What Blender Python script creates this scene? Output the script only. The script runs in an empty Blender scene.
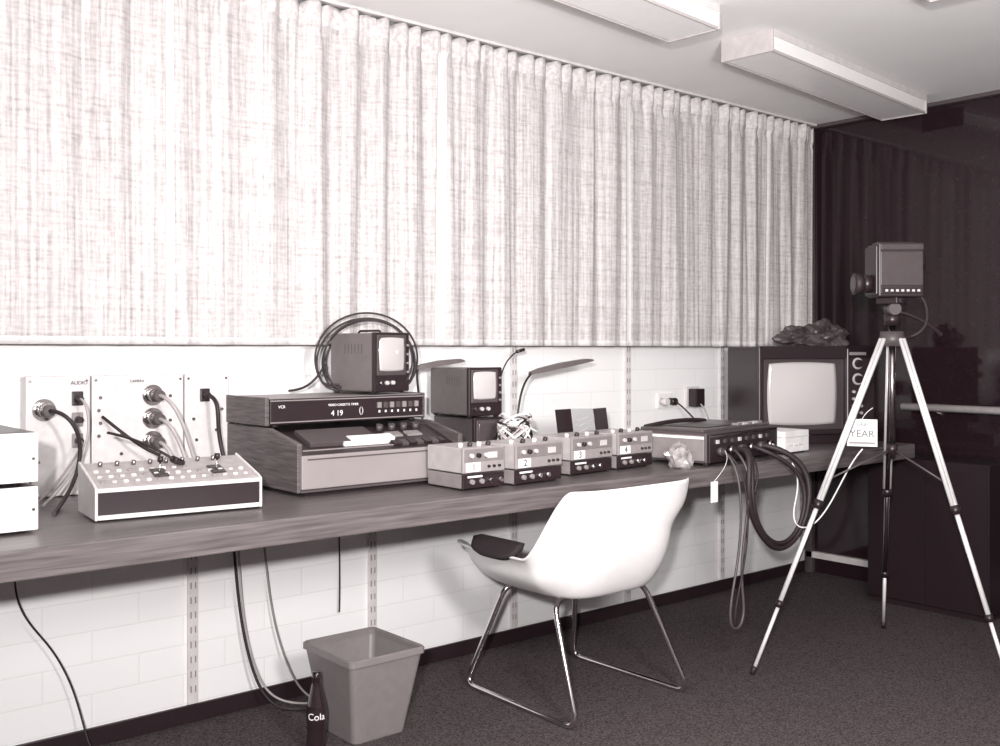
import bpy, bmesh, math, random
from mathutils import Vector, Matrix, noise
random.seed(4)
scene = bpy.context.scene
COL = scene.collection
scene.view_settings.view_transform = 'Standard'
FLOOR = -0.06
BT = 0.75      # bench top

# ------------------------------------------------------------ materials
def tone(v):
    return (min(1, v + 0.10*v*(1-v) + 0.008*(1-v)), v*(1-0.04*(1-v)), v*(1-0.05*(1-v)) + 0.003*(1-v), 1)
MATS = {}
def mat(name, v, rough=0.5, metal=0.0, var=0.08, scale=30, bump=0.0, spec=0.5, stretch=(1,1,1), v2=None, coat=0):
    if name in MATS: return MATS[name]
    m = bpy.data.materials.new(name); m.use_nodes = True
    nt = m.node_tree; b = nt.nodes['Principled BSDF']
    tc = nt.nodes.new('ShaderNodeTexCoord'); mp = nt.nodes.new('ShaderNodeMapping')
    mp.inputs['Scale'].default_value = stretch
    nz = nt.nodes.new('ShaderNodeTexNoise'); nz.inputs['Scale'].default_value = scale
    nz.inputs['Detail'].default_value = 4
    cr = nt.nodes.new('ShaderNodeValToRGB')
    cr.color_ramp.elements[0].position = .3; cr.color_ramp.elements[1].position = .7
    cr.color_ramp.elements[0].color = tone(v*(1-var)); cr.color_ramp.elements[1].color = tone(min(1, v2 if v2 is not None else v*(1+var)))
    L = nt.links.new
    L(tc.outputs['Object'], mp.inputs[0]); L(mp.outputs[0], nz.inputs['Vector']); L(nz.outputs['Fac'], cr.inputs[0])
    L(cr.outputs[0], b.inputs['Base Color'])
    b.inputs['Roughness'].default_value = rough; b.inputs['Metallic'].default_value = metal
    b.inputs['Specular IOR Level'].default_value = spec
    b.inputs['Coat Weight'].default_value = coat
    if bump:
        bp = nt.nodes.new('ShaderNodeBump'); bp.inputs['Strength'].default_value = bump; bp.inputs['Distance'].default_value = .004
        L(nz.outputs['Fac'], bp.inputs['Height']); L(bp.outputs[0], b.inputs['Normal'])
    MATS[name] = m
    return m

WHITE = mat('white_plastic', .80, .35)
SHELLW = mat('white_shell', .76, .3, var=.02)
LGREY = mat('light_grey_paint', .50, .4)
PANEL = mat('panel_grey', .60, .4)
MGREY = mat('mid_grey_paint', .22, .45)
DGREY = mat('dark_grey_paint', .06, .45)
BLACK = mat('black_plastic', .014, .35)
BLACKR = mat('black_rubber', .012, .6)
FABRIC = mat('dark_upholstery', .02, .9, var=.4, scale=300, bump=.4)
CHROME = mat('chrome', .75, .12, metal=1, var=.03)
DCHROME = mat('dull_chrome', .35, .25, metal=1, var=.05)
SILVER = mat('silver_leg', .75, .35, metal=.2, var=.04)
WOODS = mat('wood_side', .085, .5, var=.45, scale=9, stretch=(1, 1.2, 14))
SCREEN = mat('crt_glass', .50, .15, var=.03, scale=2, coat=.4)
DSCREEN = mat('crt_glass_dark', .06, .12, var=.1)
BINM = mat('bin_plastic', .19, .35, var=.06)
PAPER = mat('paper', .8, .7)
CABLEW = mat('pale_cable', .35, .5)
BAGM = mat('crumpled_plastic', .30, .22, var=.5, scale=25)
BAGD = mat('crumpled_brown_bag', .05, .4, var=.6, scale=14)

# ------------------------------------------------------------ helpers
def link(o, p=None):
    COL.objects.link(o)
    if p is not None: o.parent = p
    return o
def group(name, loc=(0,0,0), rz=0, rot=None):
    e = bpy.data.objects.new(name, None); e.empty_display_size = .05
    e.location = loc; e.rotation_euler = rot if rot else (0, 0, math.radians(rz))
    return link(e)
def finish(bm, name, p, m, smooth=False):
    me = bpy.data.meshes.new(name); bmesh.ops.recalc_face_normals(bm, faces=bm.faces[:]); bm.to_mesh(me); bm.free()
    if smooth:
        for f in me.polygons: f.use_smooth = True
    me.materials.append(m)
    return link(bpy.data.objects.new(name, me), p)
def box(p, name, lo, hi, m, bevel=.003, rot=None):
    lo, hi = Vector(lo), Vector(hi)
    bm = bmesh.new(); bmesh.ops.create_cube(bm, size=1)
    s = hi-lo
    for v in bm.verts: v.co = Vector((v.co.x*s.x, v.co.y*s.y, v.co.z*s.z))
    o = finish(bm, name, p, m); o.location = (lo+hi)/2
    if rot: o.rotation_euler = rot
    if bevel:
        b = o.modifiers.new('bev', 'BEVEL'); b.width = min(bevel, min(abs(s.x), abs(s.y), abs(s.z))*.45); b.segments = 2
    return o
def cyl(p, name, a, b, r, m, r2=None, seg=20):
    a, b = Vector(a), Vector(b); d = b-a
    bm = bmesh.new(); bmesh.ops.create_cone(bm, cap_ends=True, segments=seg, radius1=r, radius2=r if r2 is None else r2, depth=d.length)
    for f in bm.faces:
        if len(f.verts) == 4: f.smooth = True
    me = bpy.data.meshes.new(name); bm.to_mesh(me); bm.free(); me.materials.append(m)
    o = link(bpy.data.objects.new(name, me), p); o.location = (a+b)/2
    o.rotation_mode = 'QUATERNION'; o.rotation_quaternion = d.to_track_quat('Z', 'Y')
    return o
def prism(p, name, prof, x0, x1, m, bevel=.003):
    bm = bmesh.new()
    A = [bm.verts.new((x0, y, z)) for y, z in prof]; B = [bm.verts.new((x1, y, z)) for y, z in prof]
    bm.faces.new(A); bm.faces.new(B[::-1]); n = len(prof)
    for i in range(n): bm.faces.new((A[i], A[(i+1) % n], B[(i+1) % n], B[i]))
    o = finish(bm, name, p, m)
    if bevel:
        b = o.modifiers.new('bev', 'BEVEL'); b.width = bevel; b.segments = 2
    return o
def tube(p, name, pts, r, m, kind='NURBS', cyclic=False, res=8):
    cu = bpy.data.curves.new(name, 'CURVE'); cu.dimensions = '3D'
    sp = cu.splines.new(kind); sp.points.add(len(pts)-1)
    for q, c in zip(sp.points, pts): q.co = (c[0], c[1], c[2], 1)
    sp.use_cyclic_u = cyclic
    if kind == 'NURBS':
        sp.order_u = min(4, len(pts)); sp.use_endpoint_u = not cyclic; sp.resolution_u = res
    cu.bevel_depth = r; cu.bevel_resolution = 4; cu.use_fill_caps = True
    cu.materials.append(m)
    return link(bpy.data.objects.new(name, cu), p)
def fillet(pts, r, n=8):
    pts = [Vector(q) for q in pts]; out = [pts[0]]
    for i in range(1, len(pts)-1):
        a, c, b = pts[i-1], pts[i], pts[i+1]
        da = (a-c); db = (b-c); rr = min(r, da.length*.45, db.length*.45)
        s = c+da.normalized()*rr; e = c+db.normalized()*rr
        for k in range(n+1):
            t = k/n; out.append(s*(1-t)**2 + c*2*t*(1-t) + e*t*t)
    out.append(pts[-1]); return out
def lathe(p, name, prof, m, loc=(0,0,0), seg=36):
    bm = bmesh.new(); rings = []
    for r, z in prof:
        rings.append([bm.verts.new((r*math.cos(2*math.pi*i/seg), r*math.sin(2*math.pi*i/seg), z)) for i in range(seg)])
    for a, b in zip(rings, rings[1:]):
        for i in range(seg): bm.faces.new((a[i], a[(i+1) % seg], b[(i+1) % seg], b[i]))
    bm.faces.new(rings[0][::-1]); bm.faces.new(rings[-1])
    o = finish(bm, name, p, m, True); o.location = loc; return o
def text(p, name, s, loc, size, m, rot=(math.pi/2, 0, 0)):
    cu = bpy.data.curves.new(name, 'FONT'); cu.body = s; cu.size = size; cu.extrude = .0006
    cu.align_x = 'CENTER'; cu.align_y = 'CENTER'; cu.materials.append(m)
    o = link(bpy.data.objects.new(name, cu), p); o.location = loc; o.rotation_euler = rot; return o
def crt(p, name, cx, cz, y, w, h, m, bulge=.012, n=16):
    bm = bmesh.new(); g = []
    for j in range(n+1):
        row = []
        for i in range(n+1):
            u = -1+2*i/n; v = -1+2*j/n
            x = u*math.sqrt(1-.10*v*v)*w/2; z = v*math.sqrt(1-.10*u*u)*h/2
            row.append(bm.verts.new((cx+x, y-bulge*(1-u*u)*(1-v*v)-.001, cz+z)))
        g.append(row)
    for j in range(n):
        for i in range(n): bm.faces.new((g[j][i], g[j][i+1], g[j+1][i+1], g[j+1][i]))
    bm.normal_update()
    ed = [e for e in bm.edges if len(e.link_faces) == 1]
    r = bmesh.ops.extrude_edge_only(bm, edges=ed)
    for v in [q for q in r['geom'] if isinstance(q, bmesh.types.BMVert)]: v.co.y = y+.004
    return finish(bm, name, p, m, True)
def lump(p, name, loc, s, m, seed=0, amp=.35, freq=1.6, sub=4):
    bm = bmesh.new(); bmesh.ops.create_icosphere(bm, subdivisions=sub, radius=1)
    for v in bm.verts:
        d = v.co.normalized()
        c = noise.cell_vector(d*freq*1.7+Vector((seed, seed, 0)))
        k = 1 + amp*(noise.noise(d*freq+Vector((seed, 0, 0)))) + amp*.45*(1-2*abs(noise.noise(d*freq*2.2+Vector((0, seed, 0)))))-amp*.2
        k += (c.x-.5)*amp*.18
        v.co = Vector((d.x*k*s[0], d.y*k*s[1], max(d.z*k*s[2], -s[2]*.7)))
    mz = min(v.co.z for v in bm.verts)
    for v in bm.verts: v.co.z -= mz
    o = finish(bm, name, p, m, False); o.location = loc; return o
def knob(p, name, x, y, z, r, m, d=.012):
    return cyl(p, name, (x, y+.001, z), (x, y-d, z), r, m, r2=r*.85, seg=16)

# ------------------------------------------------------------ room
RX0, RX1, RY0, CEIL = -2.6, 5.08, -5.4, 2.47
wm = bpy.data.materials.new('painted_block'); wm.use_nodes = True
nt = wm.node_tree; b = nt.nodes['Principled BSDF']; L = nt.links.new
tc = nt.nodes.new('ShaderNodeTexCoord'); sx = nt.nodes.new('ShaderNodeSeparateXYZ'); cx_ = nt.nodes.new('ShaderNodeCombineXYZ')
L(tc.outputs['Object'], sx.inputs[0]); L(sx.outputs['X'], cx_.inputs['X']); L(sx.outputs['Z'], cx_.inputs['Y'])
br = nt.nodes.new('ShaderNodeTexBrick'); L(cx_.outputs[0], br.inputs['Vector'])
br.inputs['Scale'].default_value = 1; br.inputs['Brick Width'].default_value = .30; br.inputs['Row Height'].default_value = .10
br.inputs['Mortar Size'].default_value = .003; br.inputs['Mortar Smooth'].default_value = .8
br.inputs['Color1'].default_value = tone(.86); br.inputs['Color2'].default_value = tone(.84); br.inputs['Mortar'].default_value = tone(.76)
L(br.outputs['Color'], b.inputs['Base Color']); b.inputs['Roughness'].default_value = .55
nz = nt.nodes.new('ShaderNodeTexNoise'); nz.inputs['Scale'].default_value = 60; L(tc.outputs['Object'], nz.inputs['Vector'])
mx = nt.nodes.new('ShaderNodeMath'); mx.operation = 'MULTIPLY_ADD'; mx.inputs[1].default_value = -1.0
L(br.outputs['Fac'], mx.inputs[0]); 
m2 = nt.nodes.new('ShaderNodeMath'); m2.operation = 'MULTIPLY'; m2.inputs[1].default_value = .3; L(nz.outputs['Fac'], m2.inputs[0]); L(m2.outputs[0], mx.inputs[2])
bp = nt.nodes.new('ShaderNodeBump'); bp.inputs['Strength'].default_value = .25; bp.inputs['Distance'].default_value = .003
L(mx.outputs[0], bp.inputs['Height']); L(bp.outputs[0], b.inputs['Normal'])

CARPET = mat('carpet', .040, .95, var=.6, scale=170, bump=.8, spec=.1, v2=.11)
CEILM = mat('ceiling_paint', .84, .8, var=.02, scale=4)
PLASTER = mat('plaster', .55, .8, var=.03)
box(None, 'floor', (RX0, RY0, FLOOR-.1), (RX1, 0, FLOOR), CARPET, 0)
box(None, 'ceiling', (RX0, RY0, CEIL), (RX1, 0, CEIL+.1), CEILM, 0)
box(None, 'wall_back', (RX0-.1, 0, FLOOR-.1), (RX1+.1, .12, CEIL+.1), wm, 0)
box(None, 'wall_front', (RX0-.1, RY0-.12, FLOOR-.1), (RX1+.1, RY0, CEIL+.1), PLASTER, 0)
box(None, 'wall_left', (RX0-.12, RY0, FLOOR-.1), (RX0, 0, CEIL+.1), PLASTER, 0)
GLASS = mat('dark_glass', .010, .07, var=.1, spec=.5)
box(None, 'wall_right', (RX1, RY0, FLOOR-.1), (RX1+.12, 0, CEIL+.1), GLASS, 0)
box(None, 'baseboard_back', (RX0, -.012, FLOOR), (RX1, 0, 0.0), BLACK, .002)
box(None, 'baseboard_right', (RX1-.03, RY0, FLOOR+.085), (RX1, -.02, FLOOR+.12), LGREY, .002)
box(None, 'trim_1', (RX1-.035, RY0, CEIL-.02), (RX1, -.0, CEIL), DGREY, .002)
box(None, 'trim_2', (RX1-.03, -.06, FLOOR), (RX1, -.012, CEIL-.025), DGREY, .002)
g = group('handrail')
cyl(g, 'rail', (RX1-.07, -.62, .905), (RX1-.07, -4.8, .905), .02, LGREY)
for i in range(5): cyl(g, 'rail_bracket_%d' % i, (RX1-.07, -.8-i*.95, .895), (RX1, -.8-i*.95, .87), .008, LGREY)

for i in range(-1, 6):
    x = 1.42+.72*i
    g = group('shelf_standard', (x, 0, 0))
    segs = ((.002, BT-.165),) if i == -1 or i == 0 else ((.002, BT-.165), (BT+.002, 1.25))
    for si, (za, zb_) in enumerate(segs):
        box(g, 'channel_%d' % si, (-.018, -.012, za), (.018, 0, zb_), PANEL, .002)
        k = 0
        while za+.04+k*.05+.022 < zb_:
            for sx_ in (-.008, .008):
                box(g, 'slot', (sx_-.0022, -.0128, za+.04+k*.05), (sx_+.0022, -.0115, za+.062+k*.05), MGREY, 0)
            k += 1
# ------------------------------------------------------------ curtains
cm = bpy.data.materials.new('sheer_curtain'); cm.use_nodes = True
nt = cm.node_tree; b = nt.nodes['Principled BSDF']; L = nt.links.new
tc = nt.nodes.new('ShaderNodeTexCoord')
def nzn(sc, lo, hi, detail=2):
    mp = nt.nodes.new('ShaderNodeMapping'); mp.inputs['Scale'].default_value = sc; L(tc.outputs['Object'], mp.inputs[0])
    n = nt.nodes.new('ShaderNodeTexNoise'); n.inputs['Scale'].default_value = 1; n.inputs['Detail'].default_value = detail
    L(mp.outputs[0], n.inputs['Vector'])
    r = nt.nodes.new('ShaderNodeMapRange'); r.inputs['From Min'].default_value = lo; r.inputs['From Max'].default_value = hi
    L(n.outputs['Fac'], r.inputs['Value']); return r.outputs[0]
va = nzn((85, 0, .7), .42, .62); vc = nzn((95, 0, 9), .42, .62); ha = nzn((26, 0, 95), .46, .66); hb = nzn((1.0, 0, 75), .46, .62); vb = nzn((170, 0, 40), .35, .65)
def math_(op, a, c):
    m = nt.nodes.new('ShaderNodeMath'); m.operation = op
    for i, q in enumerate((a, c)):
        if isinstance(q, (int, float)): m.inputs[i].default_value = q
        else: L(q, m.inputs[i])
    return m.outputs[0]
s = math_('ADD', math_('MULTIPLY', va, .30), math_('MULTIPLY', ha, .20)); s = math_('ADD', s, math_('MULTIPLY', vb, .14)); s = math_('ADD', s, math_('MULTIPLY', hb, .14)); s = math_('ADD', s, math_('MULTIPLY', vc, .22))
cr = nt.nodes.new('ShaderNodeValToRGB'); cr.color_ramp.elements[0].color = tone(.62); cr.color_ramp.elements[1].color = tone(.30)
cr.color_ramp.elements[0].position = .10; cr.color_ramp.elements[1].position = .90
L(s, cr.inputs[0]); L(cr.outputs[0], b.inputs['Base Color']); b.inputs['Roughness'].default_value = .9
b.inputs['Specular IOR Level'].default_value = .1
HEADM = mat('curtain_tape', .54, .9, var=.22, scale=60)
SEAMM = mat('curtain_seam', .66, .9, var=.08, scale=60)
bounds = [-2.0, -.9, .2, 1.295, 2.39, 3.49, 4.58, 5.035]
for pi_ in range(len(bounds)-1):
    x0, x1 = bounds[pi_], bounds[pi_+1]
    n = int((x1-x0)/.005); rows = 50
    zb, zt = 1.218, 2.445
    def P(x, k):
        f = k/rows
        z = zb+(zt-zb)*f
        a1 = .013*(.55+.9*abs(noise.noise(Vector((x*1.3, 0, 7)))*2))
        w = 2*math.pi*x/.155 + 2.6*noise.noise(Vector((x*2.2, 3, z*.25)))*2
        y = -.085 + a1*math.sin(w) + .009*noise.noise(Vector((x*13, 5, z*.5)))*2 + .004*noise.noise(Vector((x*34, 9, z*.7)))*2
        hd = max(0, (z-2.30)/.145)
        if hd > 0:
            q = abs(math.sin(math.pi*x/.075+.5*math.sin(x*5))); y += -.028*(q**.5-.6)*min(1, hd*1.8)
            z += .010*q*hd
        if abs(z-2.355) < .013: y += .006
        return Vector((x, y, z))
    bm = bmesh.new(); grid = [[bm.verts.new(P(x0+(x1-x0)*i/n, k)) for i in range(n+1)] for k in range(rows+1)]
    for k in range(rows):
        for i in range(n):
            f = bm.faces.new((grid[k][i], grid[k][i+1], grid[k+1][i+1], grid[k+1][i])); f.smooth = True
            zc = zb+(zt-zb)*(k+.5)/rows
            if zc > 2.36: f.material_index = 1
            elif i < (9 if pi_ == 4 else 5) or zc < 1.24: f.material_index = 2
    me = bpy.data.meshes.new('curtain'); bm.to_mesh(me); bm.free()
    for q in (cm, HEADM, SEAMM): me.materials.append(q)
    o = link(bpy.data.objects.new('curtain', me))
    so = o.modifiers.new('t', 'SOLIDIFY'); so.thickness = .0015
g = group('curtain_track')
box(g, 'track', (RX0+.02, -.10, 2.458), (5.04, -.07, CEIL), PANEL, .002)

# ------------------------------------------------------------ ceiling lights
def fluoro(cx, cy, rz=5, l=.745, w=.118):
    g = group('fluorescent_ceiling_light', (cx, cy, CEIL), rz)
    box(g, 'tray', (-l, -w, -.03), (l, w, 0), PANEL, .003)
    bm = bmesh.new(); vs = []
    for z, ww, ll in ((-.03, w-.004, l-.004), (-.080, w-.010, l-.006), (-.088, w-.018, l-.012)):
        vs.append([bm.verts.new(c) for c in ((-ll, -ww, z), (ll, -ww, z), (ll, ww, z), (-ll, ww, z))])
    for a, c in zip(vs, vs[1:]):
        for i in range(4): bm.faces.new((a[i], a[(i+1) % 4], c[(i+1) % 4], c[i]))
    bm.faces.new(vs[0]); bm.faces.new(vs[-1])
    finish(bm, 'diffuser', g, mat('diffuser', .84, .3, var=.02))
    for s_ in (-1, 1):
        box(g, 'end_cap', (s_*l-.006, -w, -.092), (s_*l+.006, w, 0), mat('fitting_edge', .42, .4), .003)
        box(g, 'edge_strip', (-l, s_*(w-.008)-.003, -.092), (l, s_*(w-.008)+.003, -.080), MATS['fitting_edge'], .001)
fluoro(4.13, -.765)
fluoro(2.27, -.925)
fluoro(2.60, -1.79)
fluoro(4.35, -2.6)

# ------------------------------------------------------------ bench
BENCH = mat('bench_wood', .085, .38, var=.35, scale=5, stretch=(.8, 14, 14))
BFRONT = mat('bench_edge_wood', .105, .45, var=.4, scale=5, stretch=(1, 10, 24))
g = group('wall_bench')
box(g, 'top', (-1.9, -.855, BT-.045), (4.66, -.013, BT), BENCH, .002)
box(g, 'front_edge', (-1.9, -.872, BT-.068), (4.66, -.855, BT), BFRONT, .003)
for i in range(-2, 6):
    x = 1.42+.72*i
    prism(g, 'bracket_%d' % (i+2), [(-.014, BT-.045), (-.60, BT-.045), (-.60, BT-.065), (-.014, BT-.16)], x-.012, x+.012, DGREY, .001)

# ------------------------------------------------------------ left amplifier boxes
for nm, z0, z1 in (('amplifier', BT, .868), ('amplifier', .868, 1.0)):
    g = group(nm, (.55, -.51, z0)); h = z1-z0
    box(g, 'case', (-.19, -.14, .008), (.19, .17, h-.002), BLACK, .004)
    box(g, 'front_panel', (-.192, -.152, .008), (.192, -.14, h-.003), WHITE, .003)
    box(g, 'panel_grey_line', (-.193, -.153, h*.78), (.193, -.1515, h*.80), LGREY, 0)  # thin light grey line across the white front panel
    for sx_ in (-.15, .15):
        for sy_ in (-.11, .13): cyl(g, 'foot', (sx_, sy_, 0), (sx_, sy_, .009), .012, BLACKR)
    for k in range(4): knob(g, 'knob_%d' % k, -.13+k*.07, -.152, h*.5, .012, BLACK)
    for sx_ in (-.18, .18): cyl(g, 'screw', (sx_, -.151, h*.5), (sx_, -.155, h*.5), .004, DCHROME, seg=10)

# ------------------------------------------------------------ connector panel on wall
g = group('connector_panel', (0, 0, 0))
CPAN = mat('connector_plate', .58, .4)
for k, (a, c) in enumerate(((.875, 1.065), (1.069, 1.366), (1.370, 1.527))):
    box(g, 'panel_%d' % k, (a, -.06, BT+.002), (c, 0, 1.12), CPAN, .004)
    for xx in (a+.012, c-.012):
        for zz in (.80, 1.105): cyl(g, 'screw', (xx, -.059, zz), (xx, -.063, zz), .004, DCHROME, seg=10)
def bigconn(x, z):
    cyl(g, 'flange', (x, -.058, z), (x, -.066, z), .034, CHROME)
    cyl(g, 'socket', (x, -.06, z), (x, -.10, z), .022, DCHROME)
    cyl(g, 'plug', (x, -.09, z), (x, -.125, z), .018, DGREY)
for x, z in ((.926, 1.018), (1.261, 1.054), (1.261, .979), (1.261, .904)): bigconn(x, z)
def smallconn(x, z, m=BLACK):
    box(g, 'outlet', (x-.017, -.066, z-.022), (x+.017, -.058, z+.022), m, .003)
    knob(g, 'plug', x, -.064, z, .011, BLACK, .03)
for x, z, m in ((1.025, 1.05, BLACK), (1.025, .985, MGREY), (1.025, .92, MGREY), (1.439, 1.049, BLACK)): smallconn(x, z, m)
for x, z in ((1.095, 1.05), (1.095, .97), (1.16, .93), (1.32, 1.05), (1.32, .97), (1.40, .97), (1.48, .93), (.91, .86), (1.09, 1.01), (1.09, .93), (1.16, .87), (1.41, .90), (1.50, 1.0)):
    knob(g, 'jack', x, -.058, z, .006, DCHROME, .006)
text(g, 'label', 'AUDIO', (1.03, -.0615, 1.098), .016, BLACK)
text(g, 'label', 'CAMERA', (1.21, -.0615, 1.10), .012, BLACK)
def patch(name, pts, r, m): 
    c = group(name); tube(c, 'cord', pts, r, m); return c
patch('patch_cable', [(.926, -.12, 1.018), (.94, -.19, 1.02), (.99, -.2, .97), (1.0, -.17, .86), (.96, -.2, .78), (.90, -.3, .757), (.85, -.42, .757)], .006, BLACKR)
patch('patch_cable', [(1.025, -.09, 1.05), (1.03, -.14, 1.04), (1.04, -.14, .95), (1.01, -.13, .85), (.93, -.2, .79), (.86, -.28, .757)], .004, CABLEW)
patch('patch_cable', [(1.025, -.09, .92), (1.02, -.14, .92), (.98, -.16, .86), (.9, -.2, .78), (.84, -.25, .755)], .004, MGREY)
patch('patch_cable', [(1.261, -.12, 1.054), (1.27, -.18, 1.05), (1.32, -.19, .96), (1.35, -.18, .84), (1.38, -.2, .756)], .006, CABLEW)
patch('patch_cable', [(1.261, -.12, .979), (1.27, -.17, .975), (1.31, -.18, .90), (1.33, -.2, .8), (1.34, -.22, .756)], .006, CABLEW)
patch('patch_cable', [(1.261, -.12, .904), (1.27, -.17, .90), (1.29, -.18, .84), (1.30, -.2, .757)], .006, CABLEW)
patch('patch_cable', [(1.439, -.09, 1.049), (1.445, -.15, 1.04), (1.44, -.16, .97), (1.46, -.13, .88), (1.47, -.2, .757)], .007, BLACKR)
patch('patch_cable', [(1.10, -.065, .99), (1.13, -.13, .95), (1.19, -.15, .89), (1.24, -.18, .87)], .005, BLACKR)

# ------------------------------------------------------------ mixing console
g = group('mixing_console', (.895, -.607, BT), -6.5)
W = .452
CON = mat('console_panel', .33, .45, var=.12, scale=40)
prism(g, 'body', [(0, .012), (0, .083), (.018, .090), (.20, .135), (.20, .012)], .006, W-.006, CON, .002)
for s_, x in (('left', 0), ('right', W-.008)):
    prism(g, 'end_cheek_'+s_, [(-.006, .004), (-.006, .088), (.016, .097), (.206, .141), (.206, .004)], x, x+.008, CPAN, .003)
box(g, 'front_frame_low', (.008, -.007, .006), (W-.008, .001, .018), CPAN, .001); box(g, 'front_frame_top', (.008, -.007, .077), (W-.008, .001, .088), CPAN, .001)
box(g, 'front_recess', (.008, -.003, .018), (W-.008, .001, .077), BLACK, .001)
ang = math.atan2(.045, .182)
def ctop(y): return .090+(y-.018)*.045/.182
for r_ in range(3):
    y = .045+r_*.04
    for k in range(14 if r_ < 2 else 9):
        x = .03+k*.03; z = ctop(y)
        box(g, 'button', (x-.006, y-.004, z-.002), (x+.006, y+.004, z+.005), MGREY if (k+r_) % 5 == 0 else (LGREY if (k+r_) % 2 else WHITE), .001, (ang, 0, 0))
for r_ in range(2):
    y = .063+r_*.04; box(g, 'legend_line_%d' % r_, (.02, y-.001, ctop(y)-.001), (W-.02, y+.001, ctop(y)+.0008), MGREY, 0, (ang, 0, 0))
for k in range(8):
    x = .05+k*.045; y = .17; cyl(g, 'fader_knob', (x, y, ctop(y)-.001), (x, y-.004, ctop(y)+.012), .006, DCHROME, seg=12)
for x in (.19, .35):
    z = ctop(.09); box(g, 'lever_slot', (x-.02, .06, ctop(.09)-.003), (x+.02, .12, z+.004), BLACK, .001, (ang, 0, 0))
    cyl(g, 'lever', (x, .09, z), (x+.004, .095, z+.034), .003, CHROME); cyl(g, 'lever_knob', (x+.004, .095, z+.03), (x+.005, .096, z+.046), .008, BLACK)
cyl(g, 'mic_plug', (.27, .15, .125), (.235, .12, .142), .010, BLACK); tube(g, 'mic_lead', [(.235, .12, .142), (.2, .14, .17), (.15, .2, .2), (.1, .3, .21)], .004, BLACKR)
for x in (.03, W-.03):
    for y in (.02, .18): cyl(g, 'foot', (x, y, 0), (x, y, .013), .01, BLACKR)

# ------------------------------------------------------------ video recorder (large) + timer deck
g = group('video_recorder')
prof = [(-.545, BT+.012), (-.545, .912), (-.36, .95), (-.04, .95), (-.04, BT+.012)]
prism(g, 'side_left', prof, 1.52, 1.538, WOODS, .003); prism(g, 'side_right', prof, 2.142, 2.16, WOODS, .003)
prism(g, 'deck', [(-.54, BT+.015), (-.54, .873), (-.36, .935), (-.05, .935), (-.05, BT+.015)], 1.538, 2.142, BLACK, .001)
box(g, 'front_panel', (1.530, -.556, .772), (2.150, -.541, .876), mat('recorder_front', .24, .4, var=.04, scale=8), .004)
box(g, 'front_lip', (1.530, -.553, BT+.012), (2.150, -.541, .770), DGREY, .002)
box(g, 'front_groove', (1.55, -.558, .862), (2.13, -.555, .866), DGREY, 0)
box(g, 'plinth', (1.56, -.52, BT), (2.12, -.08, BT+.016), BLACK, 0)
sl = math.atan2(.062, .18)
def zd(y): return .873+(y+.54)*.062/.18
def ond(name, x0, x1, y, d, t, m, bv=.002):
    z = zd(y); box(g, name, (x0, y-d/2, z-t*.4), (x1, y+d/2, z+t), m, bv, (sl, 0, 0))
ond('cassette_lid', 1.60, 1.86, -.43, .11, .014, DGREY); ond('trim_strip', 1.56, 1.90, -.505, .006, .003, MGREY)
for k in range(7): ond('key_%d' % k, 1.90+k*.031, 1.926+k*.031, -.50, .032, .010, DGREY if k % 2 else BLACK)
ond('meter', 1.92, 1.98, -.43, .035, .006, MGREY); ond('meter', 2.0, 2.06, -.43, .035, .006, MGREY)
for k in range(4):
    z = zd(-.385); cyl(g, 'dial_%d' % k, (1.92+k*.05, -.385, z-.002), (1.92+k*.05, -.392, z+.018), .012, DGREY)
for k in range(2): ond('paper_%d' % k, 1.72+k*.03, 1.89+k*.03, -.475+k*.010, .035, .013+.003*k, PAPER, 0)
text(g, 'badge', 'VTR', (2.09, -.5575, .85), .012, BLACK)

g = group('timer_deck', (0, 0, .95))
box(g, 'case', (1.524, -.34, .008), (2.136, -.05, .094), MGREY, .003)
box(g, 'side_wood_left', (1.516, -.345, .006), (1.530, -.05, .097), WOODS, .002); box(g, 'side_wood_right', (2.130, -.345, .006), (2.144, -.05, .097), WOODS, .002)
box(g, 'front_glass', (1.530, -.352, .010), (2.130, -.338, .092), BLACK, .002)
box(g, 'front_trim', (1.530, -.354, .084), (2.130, -.350, .088), MGREY, .001); box(g, 'front_trim_low', (1.530, -.354, .014), (2.130, -.350, .018), MGREY, .001)
text(g, 'clock_digits', '4 19', (1.775, -.3535, .038), .026, WHITE)
text(g, 'caption', 'VIDEO CASSETTE TIMER', (1.80, -.3535, .066), .011, PAPER)
text(g, 'badge', 'VCR', (1.57, -.3535, .066), .013, PAPER)
for k in range(7): box(g, 'rocker_%d' % k, (1.935+k*.026, -.358, .050), (1.951+k*.026, -.35, .070), DGREY if k % 2 else MGREY, .001)
for k in range(7): box(g, 'tick_%d' % k, (1.941+k*.026, -.3545, .034), (1.947+k*.026, -.3515, .042), WHITE, 0)
text(g, 'dial_scale', '()', (1.87, -.3535, .045), .03, LGREY)
for x in (1.56, 2.10):
    for y in (-.32, -.08): cyl(g, 'foot', (x, y, 0), (x, y, .009), .012, BLACKR)

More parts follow.
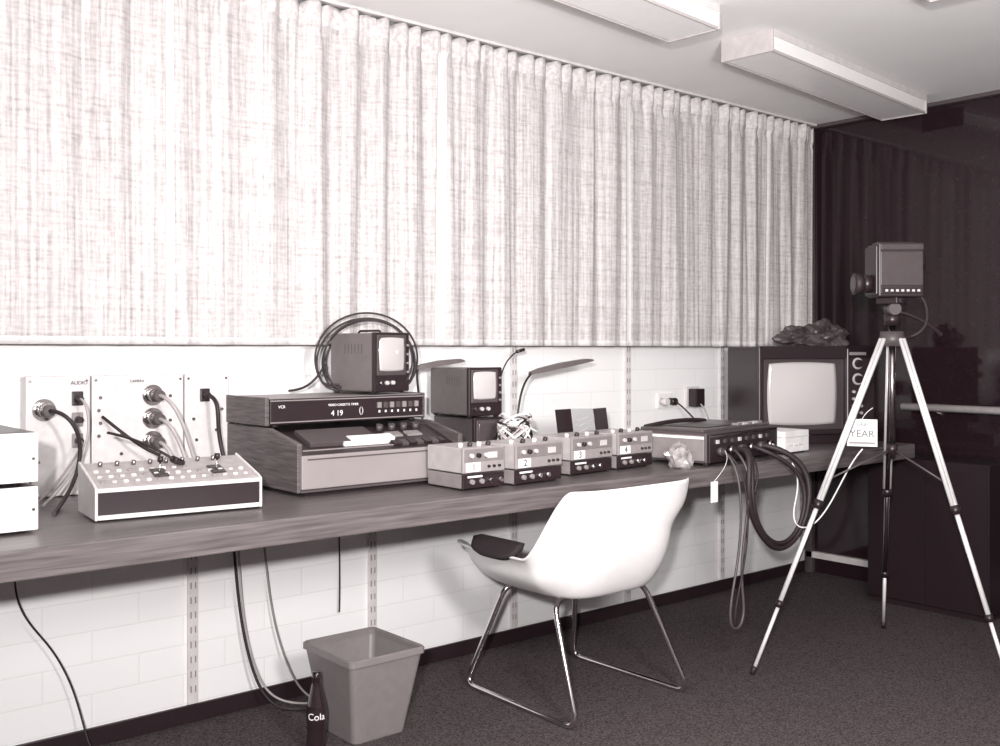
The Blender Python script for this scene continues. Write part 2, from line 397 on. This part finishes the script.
# ------------------------------------------------------------ small monitors
def mini_monitor(name, loc, rz, w, h, d, side, scr, handle=True):
    g = group(name, loc, rz)
    box(g, 'cabinet', (0, .012, .008), (w, d, h), side, .006)
    box(g, 'bezel', (-.003, -.002, .006), (w+.003, .014, h+.003), BLACK, .005)
    box(g, 'bezel_rim', (.006, -.008, h*.30), (w-.022, -.001, h-.006), DGREY, .004)
    crt(g, 'screen', (w-.016)/2, h*.65, -.007, w-.045, h*.56, scr, .007)
    for k in range(3): knob(g, 'knob_%d' % k, .025+k*.03, -.002, h*.18, .008, LGREY if k else DCHROME)
    for k in range(4): knob(g, 'side_knob_%d' % k, w-.011, -.002, h*(.35+k*.15), .005, MGREY, .008)
    for k in range(6): box(g, 'vent_%d' % k, (-.0006, .06+k*.016, h*.66), (.001, .063+k*.016, h*.82), DGREY, 0)
    for x in (.015, w-.015):
        for y in (.02, d-.02): cyl(g, 'foot', (x, y, 0), (x, y, .01), .008, BLACKR)
    if handle: tube(g, 'handle', fillet([(w*.5, .05, h-.002), (w*.5, .06, h+.010), (w*.5, d-.06, h+.010), (w*.5, d-.05, h-.002)], .006), .004, BLACK, 'POLY')
    return g
MS = mat('monitor_case', .12, .45)
mm = mini_monitor('portable_monitor', (1.93, -.345, 1.047), 14, .178, .212, .215, MS, SCREEN)
c = group('coiled_cable', (1.98, -.225, 1.05), -25)
for k in range(4):
    R = .145+.008*k; n = 24; pts = []
    for i in range(n):
        a = 2*math.pi*i/n
        pts.append((R*1.10*math.cos(a)+.006*math.sin(k*2), -.015+.010*k+.012*math.sin(2*a+k), max(.006+.007*k, .108+.008*math.cos(k*2.1)+R*math.sin(a))))
    tube(c, 'loop_%d' % k, pts, .0036, BLACKR, cyclic=True)
tube(c, 'tail', [(-.15, .0, .10), (-.19, .01, .03), (-.22, .0, .012), (-.28, -.03, .008)], .0045, BLACKR)
mini_monitor('rack_monitor', (2.40, -.31, BT), 0, .155, .19, .26, DGREY, DSCREEN, False)
mini_monitor('rack_monitor', (2.37, -.315, .943), -2, .155, .188, .26, MS, SCREEN, False)

# ------------------------------------------------------------ gooseneck lamps
def lamp(base, pts, h0, h1, w=.05):
    g = group('gooseneck_lamp', base)
    B = Vector(base)
    lathe(g, 'base', [(.001, 0), (.04, 0), (.04, .008), (.03, .016), (.008, .02), (.001, .02)], BLACK)
    tube(g, 'neck', [(0, 0, .015)]+[Vector(q)-B for q in pts], .0045, BLACK)
    a, c = Vector(h0)-B, Vector(h1)-B; d = (c-a)
    u = d.normalized(); s_ = u.cross(Vector((0, 0, 1))).normalized(); n = s_.cross(u)
    bm = bmesh.new(); r = []
    for t, ww, hh in ((0, .012, .012), (.15, w*.4, .018), (.5, w*.55, .020), (.9, w*.5, .014), (1, w*.3, .006)):
        q = a+d*t; r.append([bm.verts.new(q+s_*ww-n*0), bm.verts.new(q+s_*ww*.6+n*hh), bm.verts.new(q-s_*ww*.6+n*hh), bm.verts.new(q-s_*ww)])
    for A, B2 in zip(r, r[1:]):
        for i in range(4): bm.faces.new((A[i], A[(i+1) % 4], B2[(i+1) % 4], B2[i]))
    bm.faces.new(r[0]); bm.faces.new(r[-1])
    finish(bm, 'shade', g, mat('lamp_shade', .10, .35))
lamp((2.64, -.30, BT), [(2.62, -.3, .9), (2.64, -.29, 1.0), (2.68, -.28, 1.08), (2.73, -.27, 1.108)], (2.72, -.27, 1.10), (3.07, -.27, 1.155))
lamp((2.30, -.15, BT), [(2.28, -.15, .95), (2.22, -.17, 1.08), (2.24, -.17, 1.14)], (2.23, -.17, 1.125), (2.45, -.18, 1.155))
g = group('gooseneck_microphone', (2.66, -.17, BT))
lathe(g, 'base', [(.001, 0), (.03, 0), (.03, .008), (.02, .014), (.006, .018), (.001, .018)], BLACK)
tube(g, 'neck', [(0, 0, .012), (-.04, 0, .2), (-.02, 0, .36), (.03, 0, .42), (.08, 0, .445)], .0032, BLACK)
cyl(g, 'capsule', (.075, 0, .443), (.115, 0, .452), .007, BLACK)

# ------------------------------------------------------------ camera control units
def ccu(x0, x1, y, rz, label):
    g = group('camera_control_unit', (x0, y, BT), rz); w = x1-x0; d = .19
    box(g, 'base_unit', (.004, .006, .006), (w-.004, d, .052), MGREY, .003)
    box(g, 'base_face', (.002, -.002, .007), (w-.002, .007, .052), BLACK, .002)
    box(g, 'top_unit', (.002, .006, .056), (w-.002, d, .136), mat('ccu_case', .40, .4), .003)
    box(g, 'top_face', (0, -.004, .056), (w, .007, .138), mat('ccu_face', .26, .4), .003)
    box(g, 'top_face_upper', (.006, -.006, .092), (w-.006, -.003, .132), mat('ccu_upper', .18, .4), .001)
    box(g, 'label_plate', (.012, -.0075, .060), (.070, -.003, .090), WHITE, .001)
    text(g, 'label', label, (.041, -.009, .075), .032, BLACK)
    box(g, 'meter', (w-.075, -.0075, .100), (w-.035, -.005, .120), LGREY, .001)
    for k in range(3): knob(g, 'knob_%d' % k, .03+k*.03, -.005, .112, .008, BLACK if k % 2 else LGREY)
    for k in range(3): knob(g, 'trim_knob_%d' % k, w-.07+k*.022, -.003, .074, .005, BLACK, .008)
    for k in range(4): knob(g, 'lower_knob_%d' % k, .035+k*.04, -.001, .028, .009, CHROME if k > 1 else MGREY)
    box(g, 'lower_label', (.02, -.004, .041), (.08, -.001, .047), PAPER, 0)
    for k in range(4): cyl(g, 'top_knob_%d' % k, (.03+k*(w-.06)/3, .05, .134), (.03+k*(w-.06)/3, .045, .148), .008, BLACK if k % 2 else PANEL)
    for x in (.02, w-.02):
        for yy in (.02, d-.02): cyl(g, 'foot', (x, yy, 0), (x, yy, .008), .008, BLACKR)
ccu(1.985, 2.160, -.765, 0, '1'); ccu(2.19, 2.42, -.785, 5, '2'); ccu(2.515, 2.745, -.715, 5, '3'); ccu(2.775, 2.985, -.695, 4, '4')
c = group('cable_tangle', (2.50, -.44, BT))
for k in range(8):
    pts = []
    for i in range(16):
        a = i*1.15+k*.9
        pts.append((.085*math.cos(a)*(1+.25*math.sin(k+i)), .06*math.sin(a), .012+.085*(1+math.sin(i*.9+k*1.7))+.006*k))
    tube(c, 'strand_%d' % k, pts, .004, (CABLEW, PAPER, BLACKR)[k % 3])
g = group('folded_card', (2.86, -.455, BT), -12)
def folder_panel(name, xa, xb, yoff_a, yoff_b, lines):
    bm = bmesh.new()
    lean = .03
    q = [(xa, yoff_a, 0), (xb, yoff_b, 0), (xb-.012, yoff_b+lean, .215), (xa-.012, yoff_a+lean, .215)]
    vs = [bm.verts.new(c_) for c_ in q]+[bm.verts.new((c_[0], c_[1]+.004, c_[2])) for c_ in q]
    bm.faces.new(vs[:4]); bm.faces.new(vs[4:][::-1])
    for i in range(4): bm.faces.new((vs[i], vs[4+i], vs[4+(i+1) % 4], vs[(i+1) % 4]))
    finish(bm, name, g, BLACK)
    for k in range(lines):
        def at(u, v):
            a = Vector(q[0])*(1-u)*(1-v)+Vector(q[1])*u*(1-v)+Vector(q[2])*u*v+Vector(q[3])*(1-u)*v
            return a+Vector((0, -.002, 0))
        cyl(g, name+'_line_%d' % k, at(.1, .55+k*.10), at(.85, .68+k*.10), .0012, LGREY, seg=6)
folder_panel('panel_1', -.12, -.03, 0, .03, 0)
folder_panel('panel_2', -.03, .05, .03, -.01, 3)
folder_panel('panel_3', .05, .14, -.01, .03, 0)

g = group('plastic_bag', (3.03, -.78, BT)); lump(g, 'bag', (0, 0, 0), (.058, .045, .05), BAGM, 3, .5, 1.6, 3)
lump(g, 'bag_neck', (.005, .01, .055), (.03, .022, .022), BAGM, 8, .6, 2, 3)

# ------------------------------------------------------------ portable recorder (right)
g = group('portable_recorder', (3.13, -.842, BT), 8.8)
W = .585; D = .33
box(g, 'case', (0, .01, .010), (W, D, .128), DGREY, .006)
box(g, 'lid', (.01, .03, .126), (W-.01, D-.01, .140), mat('deck_lid', .07, .3), .005)
box(g, 'side_panel', (-.004, .02, .02), (.002, D-.01, .118), MGREY, .002)
box(g, 'front_face', (.004, -.002, .012), (W-.004, .012, .124), BLACK, .003)
box(g, 'silver_strip', (-.006, .02, .104), (-.002, D-.02, .114), WHITE, .001)
box(g, 'silver_strip_front', (.01, -.004, .110), (W-.01, -.001, .118), DCHROME, .001)
for k in range(6): cyl(g, 'socket_%d' % k, (.07+k*.085, -.001, .055), (.07+k*.085, -.022, .055), .016, DCHROME if k % 2 else DGREY)
for k in range(8): box(g, 'switch_%d' % k, (.05+k*.06, -.008, .085), (.07+k*.06, -.001, .100), LGREY if k % 3 == 0 else DGREY, .001)
box(g, 'reel_window', (.10, .07, .139), (.30, .24, .143), BLACK, .002)
for k in range(5): box(g, 'key_%d' % k, (.33+k*.045, .05, .139), (.365+k*.045, .08, .148), LGREY if k % 2 else MGREY, .001)
tube(g, 'carry_strap', [(.03, .31, .138), (.10, .28, .150), (.25, .29, .155), (.40, .27, .150), (.5, .30, .138)], .009, BLACKR)
for x in (.03, W-.03):
    for y in (.03, D-.03): cyl(g, 'foot', (x, y, 0), (x, y, .012), .012, BLACKR)
def P3(lx, ly, lz):
    a = math.radians(8.8); return (3.13+lx*math.cos(a)-ly*math.sin(a), -.842+lx*math.sin(a)+ly*math.cos(a), BT+lz)
c = group('camera_cable')
tube(c, 'lead', [P3(.41, -.02, .055), P3(.42, -.08, .05), (3.66, -.93, .74), (3.66, -.95, .58), (3.60, -.93, .43), (3.46, -.92, .385), (3.33, -.93, .48), (3.24, -.94, .60), (3.24, -.95, .76), P3(.15, -.09, .07), P3(.155, -.02, .055)], .012, BLACKR)
tube(c, 'lead_inner', [P3(.33, -.02, .055), P3(.33, -.08, .04), (3.62, -.93, .72), (3.63, -.95, .57), (3.58, -.93, .44), (3.44, -.93, .41), (3.30, -.93, .52), (3.25, -.95, .70), P3(.20, -.08, .06), P3(.24, -.02, .055)], .009, BLACKR)
c = group('power_lead')
tube(c, 'lead', [P3(.07, -.02, .055), (3.19, -.94, .78), (3.22, -.94, .5), (3.13, -.94, .25), (3.13, -.94, .15), (3.19, -.94, .13), (3.23, -.94, .2), (3.20, -.93, .35), (3.25, -.94, .6), (3.24, -.95, .76), P3(.10, -.06, .06), P3(.155, -.02, .055)], .005, DGREY)
tube(c, 'lead_thin', [P3(.08, -.02, .055), (3.21, -.95, .77), (3.27, -.94, .5), (3.17, -.94, .25), (3.16, -.93, .12), (3.24, -.93, .16), (3.22, -.92, .4), (3.28, -.93, .62), (3.33, -.95, .76), P3(.24, -.02, .06)], .004, BLACKR)
box(c, 'tag', (3.09, -.885, .62), (3.13, -.881, .70), PAPER, .001); tube(c, 'tag_string', [(3.11, -.883, .70), (3.12, -.89, .72), (3.16, -.93, .77), P3(.07, -.03, .06)], .001, PAPER)
c = group('signal_lead')
tube(c, 'lead', [P3(.495, -.02, .055), (3.68, -.92, .72), (3.5, -.93, .52), (3.62, -.95, .45), (3.72, -1.0, .55), (3.74, -1.08, .75), (3.76, -1.12, .80)], .003, PAPER)

g = group('power_supply_box', (3.745, -.765, BT), 3)
box(g, 'case', (0, 0, .006), (.20, .24, .098), WHITE, .004); box(g, 'seam', (-.001, -.001, .07), (.201, .241, .073), LGREY, 0)
for k in range(3): knob(g, 'switch_%d' % k, .04+k*.04, 0, .04, .004, LGREY)
for x in (.02, .18):
    for y in (.02, .22): cyl(g, 'foot', (x, y, 0), (x, y, .008), .008, BLACKR)

# ------------------------------------------------------------ big television monitor
g = group('television_monitor', (4.0, -.448, BT), -27)
W, D, H = .60, .33, .465
TVB = mat('tv_cabinet', .020, .35)
box(g, 'plinth', (.04, .04, 0), (W-.04, D-.02, .052), BLACK, .002)
box(g, 'cabinet', (0, .02, .050), (W, D, H), TVB, .01)
box(g, 'bezel_left', (-.004, -.012, .048), (.022, .024, H+.003), BLACK, .004)
box(g, 'bezel_top', (-.004, -.012, H-.058), (W+.004, .024, H+.003), BLACK, .004)
box(g, 'bezel_bottom', (-.004, -.012, .048), (W+.004, .024, .072), BLACK, .004)
box(g, 'bezel_right', (W-.15, -.012, .048), (W+.004, .024, H+.003), TVB, .004)
box(g, 'mask', (.018, .008, .068), (W-.14, .022, H-.05), mat('tv_mask', .05, .4), .004)
crt(g, 'screen', .232, .242, .008, .365, .300, SCREEN, .02, 20)
for k in range(2):
    knob(g, 'dial_ring_%d' % k, W-.085, -.012, .385-k*.075, .030, LGREY, .004)
    knob(g, 'channel_knob_%d' % k, W-.085, -.014, .385-k*.075, .020, BLACK, .02)
for k in range(5):
    for j in range(2): knob(g, 'trim_knob_%d_%d' % (k, j), W-.11+j*.04, -.012, .25-k*.034, .008, LGREY, .012)
box(g, 'control_strip', (W-.13, -.0135, .425), (W-.04, -.011, .440), MGREY, .001)
box(g, 'silver_line', (W-.142, -.014, .065), (W-.138, -.011, H-.01), LGREY, 0)
box(g, 'silver_line_left', (-.002, -.014, .065), (.001, -.011, H-.01), MGREY, 0)
c = group('crumpled_bag', (4.37, -.47, BT+.467), -26)
lump(c, 'body', (-.03, 0, 0), (.12, .07, .058), BAGD, 5, .6, 1.5, 4); lump(c, 'flap', (.08, -.02, .0), (.10, .065, .07), BAGD, 15, .6, 1.7, 4)

g = group('power_outlet', (3.85, 0, .95))
box(g, 'plate', (-.058, -.01, -.037), (.058, 0, .037), WHITE, .004)
for x in (-.03, .03): cyl(g, 'plug', (x, -.009, -.004), (x, -.05, -.004), .018, BLACK if x > 0 else PANEL)
tube(g, 'plug_lead', [(.03, -.05, -.004), (.04, -.09, -.03), (.10, -.12, -.10), (.12, -.2, -.17), (.10, -.24, -.193)], .004, BLACKR)
g = group('wall_adapter', (4.06, 0, .96))
box(g, 'plate', (-.05, -.01, -.05), (.05, 0, .055), PANEL, .003); box(g, 'adapter', (-.035, -.06, -.045), (.035, -.008, .045), BLACK, .005)
tube(g, 'adapter_lead', [(.0, -.055, -.03), (.01, -.1, -.06), (-.04, -.14, -.13), (-.10, -.22, -.203)], .004, CABLEW)

# ------------------------------------------------------------ dark cabinet at right
g = group('equipment_cabinet', (4.70, -1.2, FLOOR))
BC = mat('cabinet_black', .006, .6, spec=.3)
box(g, 'carcass', (0.012, 0, .03), (.335, .60, .73), BC, .004); box(g, 'plinth', (.03, .02, 0), (.32, .58, .03), BLACK, 0)
box(g, 'door_1', (0, .003, .035), (.012, .299, .725), BC, .001); box(g, 'door_2', (0, .301, .035), (.012, .597, .725), BC, .001)

# ------------------------------------------------------------ tripod with video camera
g = group('camera_tripod')
AP = Vector((3.855, -1.195, 1.245))
feet = [Vector((3.28, -.93, FLOOR)), Vector((4.29, -.915, FLOOR)), Vector((3.79, -1.70, FLOOR))]
for i, F in enumerate(feet):
    h = Vector((F.x-AP.x, F.y-AP.y, 0)).normalized()
    top = AP + h*.045; d = (F-top); u = d.normalized(); inn = (-h - (-h).dot(u)*u).normalized()
    side = u.cross(inn)
    def at(t): return top+d*t
    for s_ in (-1, 1): cyl(g, 'leg_%d_upper' % i, at(0)+side*.010*s_, at(.50)+side*.010*s_, .0085, SILVER, seg=12)
    cyl(g, 'leg_%d_upper_inner' % i, at(.01)+inn*.007, at(.50)+inn*.007, .010, BLACK, seg=12)
    cyl(g, 'leg_%d_mid' % i, at(.45), at(.80), .010, SILVER, seg=14); cyl(g, 'leg_%d_mid_inner' % i, at(.45)+inn*.004, at(.79)+inn*.004, .009, BLACK, seg=12)
    cyl(g, 'leg_%d_lower' % i, at(.78), at(.985), .0075, SILVER, seg=12)
    cyl(g, 'leg_%d_clamp_a' % i, at(.49), at(.515), .019, BLACK); cyl(g, 'leg_%d_clamp_b' % i, at(.785), at(.805), .015, BLACK)
    ft = at(.975); cyl(g, 'leg_%d_foot' % i, ft, F+Vector((0, 0, .002)), .012, BLACKR, r2=.009)
    cyl(g, 'brace_%d' % i, Vector((AP.x, AP.y, .80)), at(.42)+inn*.012, .004, DGREY, seg=10)
cyl(g, 'crown', AP+Vector((0, 0, -.03)), AP+Vector((0, 0, .03)), .052, DGREY, r2=.045)
cyl(g, 'column', (AP.x, AP.y, .76), (AP.x, AP.y, 1.34), .0125, DCHROME); cyl(g, 'column_collar', (AP.x, AP.y, .78), (AP.x, AP.y, .82), .022, BLACK)
cyl(g, 'crank', (AP.x, AP.y, 1.25), (AP.x+.06, AP.y-.06, 1.25), .006, BLACK)
cyl(g, 'pan_head', (AP.x, AP.y, 1.30), (AP.x, AP.y, 1.345), .032, BLACK); cyl(g, 'tilt_drum', (AP.x-.03, AP.y-.03, 1.365), (AP.x+.03, AP.y+.03, 1.365), .024, DGREY)
box(g, 'head_plate', (AP.x-.045, AP.y-.045, 1.385), (AP.x+.045, AP.y+.045, 1.412), BLACK, .003)
tube(g, 'pan_handle', [(AP.x, AP.y, 1.36), (AP.x+.08, AP.y-.08, 1.34), (AP.x+.15, AP.y-.13, 1.26)], .008, BLACK)

g = group('video_camera', (AP.x, AP.y, 1.412), 138.7-180)   # local -x = lens direction
CP = mat('cam_plate', .050, .35)
box(g, 'body', (-.078, -.070, .0), (.10, .070, .215), mat('cam_body', .022, .4), .006)
for sgn in (-1, 1):
    ya, yb_ = sorted((sgn*.069, sgn*.076)); box(g, 'side_plate', (-.072, ya, .045), (.094, yb_, .178), CP, .002)
    ya, yb_ = sorted((sgn*.069, sgn*.078)); box(g, 'side_band', (-.074, ya, .186), (.096, yb_, .208), CP, .002)
    ya, yb_ = sorted((sgn*.069, sgn*.077)); box(g, 'name_strip', (-.072, ya, .012), (.094, yb_, .036), BLACK, .001)
for k in range(7): box(g, 'name_mark_%d' % k, (-.055+k*.021, -.0785, .020), (-.044+k*.021, -.0765, .029), LGREY, 0)
box(g, 'front_bezel', (-.088, -.066, .008), (-.076, .066, .205), BLACK, .004)
cyl(g, 'lens_barrel', (-.084, 0, .055), (-.125, 0, .055), .036, BLACK); cyl(g, 'lens_hood', (-.12, 0, .055), (-.155, 0, .055), .038, BLACKR, r2=.044)
cyl(g, 'lens_glass', (-.13, 0, .055), (-.157, 0, .055), .034, GLASS)
box(g, 'top_rail', (-.07, -.03, .213), (.08, .03, .222), BLACK, .003)
cyl(g, 'view_port', (.095, 0, .14), (.125, 0, .14), .03, BLACK)
tube(g, 'camera_lead', [(.10, .03, .03), (.14, .02, .0), (.15, 0, -.08), (.12, -.02, -.14), (.07, 0, -.16)], .006, BLACKR)
g = group('paper_sign', (3.765, -1.115, .865), -62)
box(g, 'card', (-.058, -.002, -.055), (.058, .002, .055), PAPER, .001); text(g, 'text_main', 'YEAR', (0, -.003, -.005), .04, BLACK); text(g, 'text_small', 'ONE', (0, -.003, .033), .02, BLACK)
box(g, 'text_rule', (-.05, -.003, -.045), (.05, -.0015, -.037), MGREY, 0)
tube(g, 'string', [(0, 0, .054), (.01, .03, .08), (.04, .03, .10)], .0015, PAPER)

# ------------------------------------------------------------ chair
CXX = 2.565
g = group('shell_armchair', (CXX, -.668, 0))
def sm(a, b_, x):
    t = max(0, min(1, (x-a)/(b_-a))); return t*t*(3-2*t)
N, M = 128, 34
A_, B_ = .272, .29; SZ = .350
def shellpt(th, s_):
    c_, sn = math.cos(th), math.sin(th)
    phi = abs(math.degrees(math.atan2(c_, -sn)))      # 0 = back (-y), 180 = front
    n_ = 4.0
    R = 1/((abs(c_)/A_)**n_+(abs(sn)/B_)**n_)**(1/n_)
    kb = 1-sm(44, 66, phi); kf = sm(142, 160, phi); ka = 1-kb-kf
    Hh = .380*kb + .165*ka - .005*kf
    if s_ < .45:
        q = s_/.45; r = R*.78*q; z = SZ+.016*q**2.4
    else:
        q = (s_-.45)/.55
        r = R*(.78+.22*math.sin(min(1, q*1.7)*math.pi/2)**.9)
        z = SZ+.016 + .05*q*(1-kf) + max(0, Hh-.05)*(q**1.35) - .02*kf*q*q
    x, y = r*c_, r*sn
    if s_ >= .45:
        y -= kb*.055*q*q
        y += .045*sm(115, 138, phi)*ka*q*q
        cc = math.copysign(1, c_)*min(1, abs(c_)*1.6)
        x += cc*(.060*sm(.62, .86, q)*kb + (.020*sm(0, .5, q)+.055*q**3)*ka)
        z -= ka*.026*q**8
    return Vector((x, y, z))
bm = bmesh.new(); ctr = bm.verts.new((0, 0, SZ)); rings = []
for j in range(1, M+1):
    rings.append([bm.verts.new(shellpt(2*math.pi*i/N, j/M)) for i in range(N)])
for i in range(N): bm.faces.new((ctr, rings[0][i], rings[0][(i+1) % N]))
for a, c2 in zip(rings, rings[1:]):
    for i in range(N): bm.faces.new((a[i], c2[i], c2[(i+1) % N], a[(i+1) % N]))
sh = finish(bm, 'shell', g, SHELLW, True)
so = sh.modifiers.new('t', 'SOLIDIFY'); so.thickness = .009; so.offset = 0
ss = sh.modifiers.new('s', 'SUBSURF'); ss.levels = 1; ss.render_levels = 1
bm = bmesh.new(); J = 20; K = 48; rows_ = []
for j in range(J+1):
    s_ = .02+.80*j/J
    rows_.append([])
    for i in range(K):
        th = 2*math.pi*i/K; phi = abs(math.degrees(math.atan2(math.cos(th), -math.sin(th))))
        lim = 1 if phi < 45 else 1-.35*sm(45, 75, phi)
        p = shellpt(th, s_*lim); p2 = Vector((p.x*.955, p.y*.955, p.z+.012)); rows_[-1].append(bm.verts.new(p2))
for a, c2 in zip(rows_, rows_[1:]):
    for i in range(K): bm.faces.new((a[i], c2[i], c2[(i+1) % K], a[(i+1) % K]))
bm.faces.new(rows_[0])
finish(bm, 'upholstery_pad', g, FABRIC, True)
for s_ in (-1, 1):
    bm = bmesh.new(); rr = []
    for j in range(13):
        v_ = -1+2*j/12; wv = math.sqrt(max(0.0, 1-v_**4))
        ring = []
        for i in range(9):
            u_ = -1+2*i/8
            bx = s_*(.318+u_*.038*wv); by = .040+v_*.125
            zz = .526 - .014*abs(u_*wv)**2 - .026*max(-.3, u_*wv) + .008
            ring.append(bm.verts.new((bx, by, zz)))
        rr.append(ring)
    for a, c2 in zip(rr, rr[1:]):
        for i in range(8): bm.faces.new((a[i], a[i+1], c2[i+1], c2[i]))
    bmesh.ops.remove_doubles(bm, verts=bm.verts[:], dist=.0004)
    o = finish(bm, 'arm_pad', g, FABRIC, True); so = o.modifiers.new('t', 'SOLIDIFY'); so.thickness = .022; so.offset = 0
zf = FLOOR+.011
for s_ in (-1, 1):
    ox = 2.63-CXX; oy = .023
    pts = fillet([(0, .16+oy, .341), (s_*.18+ox*.5, .17+oy, .343), (s_*.278+ox, .325+oy, zf), (s_*.285+ox, -.275+oy, zf), (s_*.225+ox*.5, -.13+oy, .346), (0, -.13+oy, .341)], .06, 10)
    tube(g, 'sled_%s' % ('left' if s_ < 0 else 'right'), pts, .010, CHROME, 'POLY')
for y in (-.107, .183): box(g, 'seat_mount', (-.10, y-.02, .336), (.10, y+.02, .355), DGREY, .002)

# ------------------------------------------------------------ waste bin and bottle
g = group('waste_bin', (1.825, -.437, FLOOR))
bm = bmesh.new(); rings = []
def sq(hx, hy, z, rc=.02, n=5):
    out = []
    for cx, cy, a0 in ((hx-rc, hy-rc, 0), (-hx+rc, hy-rc, 90), (-hx+rc, -hy+rc, 180), (hx-rc, -hy+rc, 270)):
        for k in range(n+1):
            a = math.radians(a0+90*k/n); out.append(bm.verts.new((cx+rc*math.cos(a), cy+rc*math.sin(a), z)))
    return out
for hx, hy, z in ((.098, .10, 0), (.100, .102, .004), (.138, .150, .262), (.145, .158, .264), (.145, .158, .282), (.141, .154, .286), (.134, .147, .280), (.134, .147, .262), (.095, .098, .010)):
    rings.append(sq(hx, hy, z))
for a, c2 in zip(rings, rings[1:]):
    n = len(a)
    for i in range(n): bm.faces.new((a[i], a[(i+1) % n], c2[(i+1) % n], c2[i]))
bm.faces.new(rings[0][::-1]); bm.faces.new(rings[-1])
o = finish(bm, 'bucket', g, BINM, False)

g = group('soda_bottle', (1.612, -.50, FLOOR))
prof = [(.002, 0), (.026, 0), (.030, .004), (.031, .02), (.0285, .05), (.0275, .065), (.030, .085), (.0325, .105), (.032, .13), (.028, .155), (.020, .185), (.0145, .21), (.0125, .228), (.0145, .231), (.0145, .237), (.0125, .24), (.013, .25), (.010, .251), (.002, .251)]
lathe(g, 'glass', prof, mat('cola_glass', .012, .08, var=.2, spec=.7, coat=.5))
for k in range(16):
    a = 2*math.pi*k/16
    tube(g, 'rib_%d' % k, [(.0300*math.cos(a), .0300*math.sin(a), .02), (.0280*math.cos(a), .0280*math.sin(a), .05), (.0270*math.cos(a), .0270*math.sin(a), .065), (.030*math.cos(a), .030*math.sin(a), .085)], .0018, MATS['cola_glass'], 'POLY')
tt = text(g, 'tmp', 'Cola', (0, 0, 0), .030, PAPER, (0, 0, 0))
bpy.context.view_layer.update()
dg = bpy.context.evaluated_depsgraph_get(); me = bpy.data.meshes.new_from_object(tt.evaluated_get(dg))
bpy.data.objects.remove(tt)
face = math.radians(-120)
for v in me.vertices:
    x, y, z = v.co; a = face + x/.033; r = .0332+z*.3
    v.co = (r*math.cos(a), r*math.sin(a), .118+y)
link(bpy.data.objects.new('lettering', me), g)

# ------------------------------------------------------------ floor / under bench cables
def cord(pts, r, m):
    c = group('power_cord'); tube(c, 'cord', pts, r, m)
cord([(1.55, -.03, .70), (1.56, -.03, .4), (1.60, -.05, .1), (1.66, -.10, -.045), (1.72, -.14, FLOOR+.006), (1.80, -.17, FLOOR+.006)], .005, BLACKR)
cord([(1.66, -.03, .70), (1.68, -.03, .35), (1.74, -.04, .1), (1.80, -.08, -.04), (1.84, -.14, FLOOR+.006), (1.9, -.2, FLOOR+.006)], .004, MGREY)
cord([(1.57, -.03, .70), (1.575, -.03, .35), (1.62, -.05, .05), (1.70, -.10, FLOOR+.02), (1.80, -.12, FLOOR+.006), (1.88, -.16, FLOOR+.006)], .004, CABLEW)
cord([(1.98, -.02, .70), (1.985, -.02, .5), (1.99, -.02, .3), (1.985, -.02, .22)], .003, BLACKR)
cord([(.86, -.03, .70), (.84, -.04, .52), (.86, -.04, .40), (.95, -.05, .30), (1.02, -.05, .15), (1.05, -.06, 0), (1.06, -.10, FLOOR+.006), (1.06, -.2, FLOOR+.006)], .003, BLACKR)

# ------------------------------------------------------------ lights
def area(name, loc, target, size, power, col=(1, .986, .978)):
    l = bpy.data.lights.new(name, 'AREA'); l.energy = power; l.size = size; l.color = col; l.shape = 'DISK'
    o = link(bpy.data.objects.new(name, l)); o.location = loc
    o.rotation_euler = (Vector(target)-Vector(loc)).to_track_quat('-Z', 'Y').to_euler()
area('camera_flash', (-.28, -3.42, 1.42), (3.8, -.7, 1.15), .10, 142)
area('bounce_fill', (1.2, -3.0, 1.55), (3.2, -1.7, 2.47), .5, 100)  # added fill, aimed at the ceiling to soften and even out the flash
w = bpy.data.worlds.new('world'); scene.world = w; w.use_nodes = True
w.node_tree.nodes['Background'].inputs[0].default_value = (.5, .45, .5, 1); w.node_tree.nodes['Background'].inputs[1].default_value = .2

# ------------------------------------------------------------ camera
cd = bpy.data.cameras.new('camera'); cd.lens = 36.47; cd.sensor_width = 36; cd.shift_y = -.023; cd.clip_start = .05
co = link(bpy.data.objects.new('camera', cd)); co.location = (0, -3.3, 1.2)
co.rotation_euler = (math.pi/2, 0, -math.atan2(.6455, .7638))
scene.camera = co
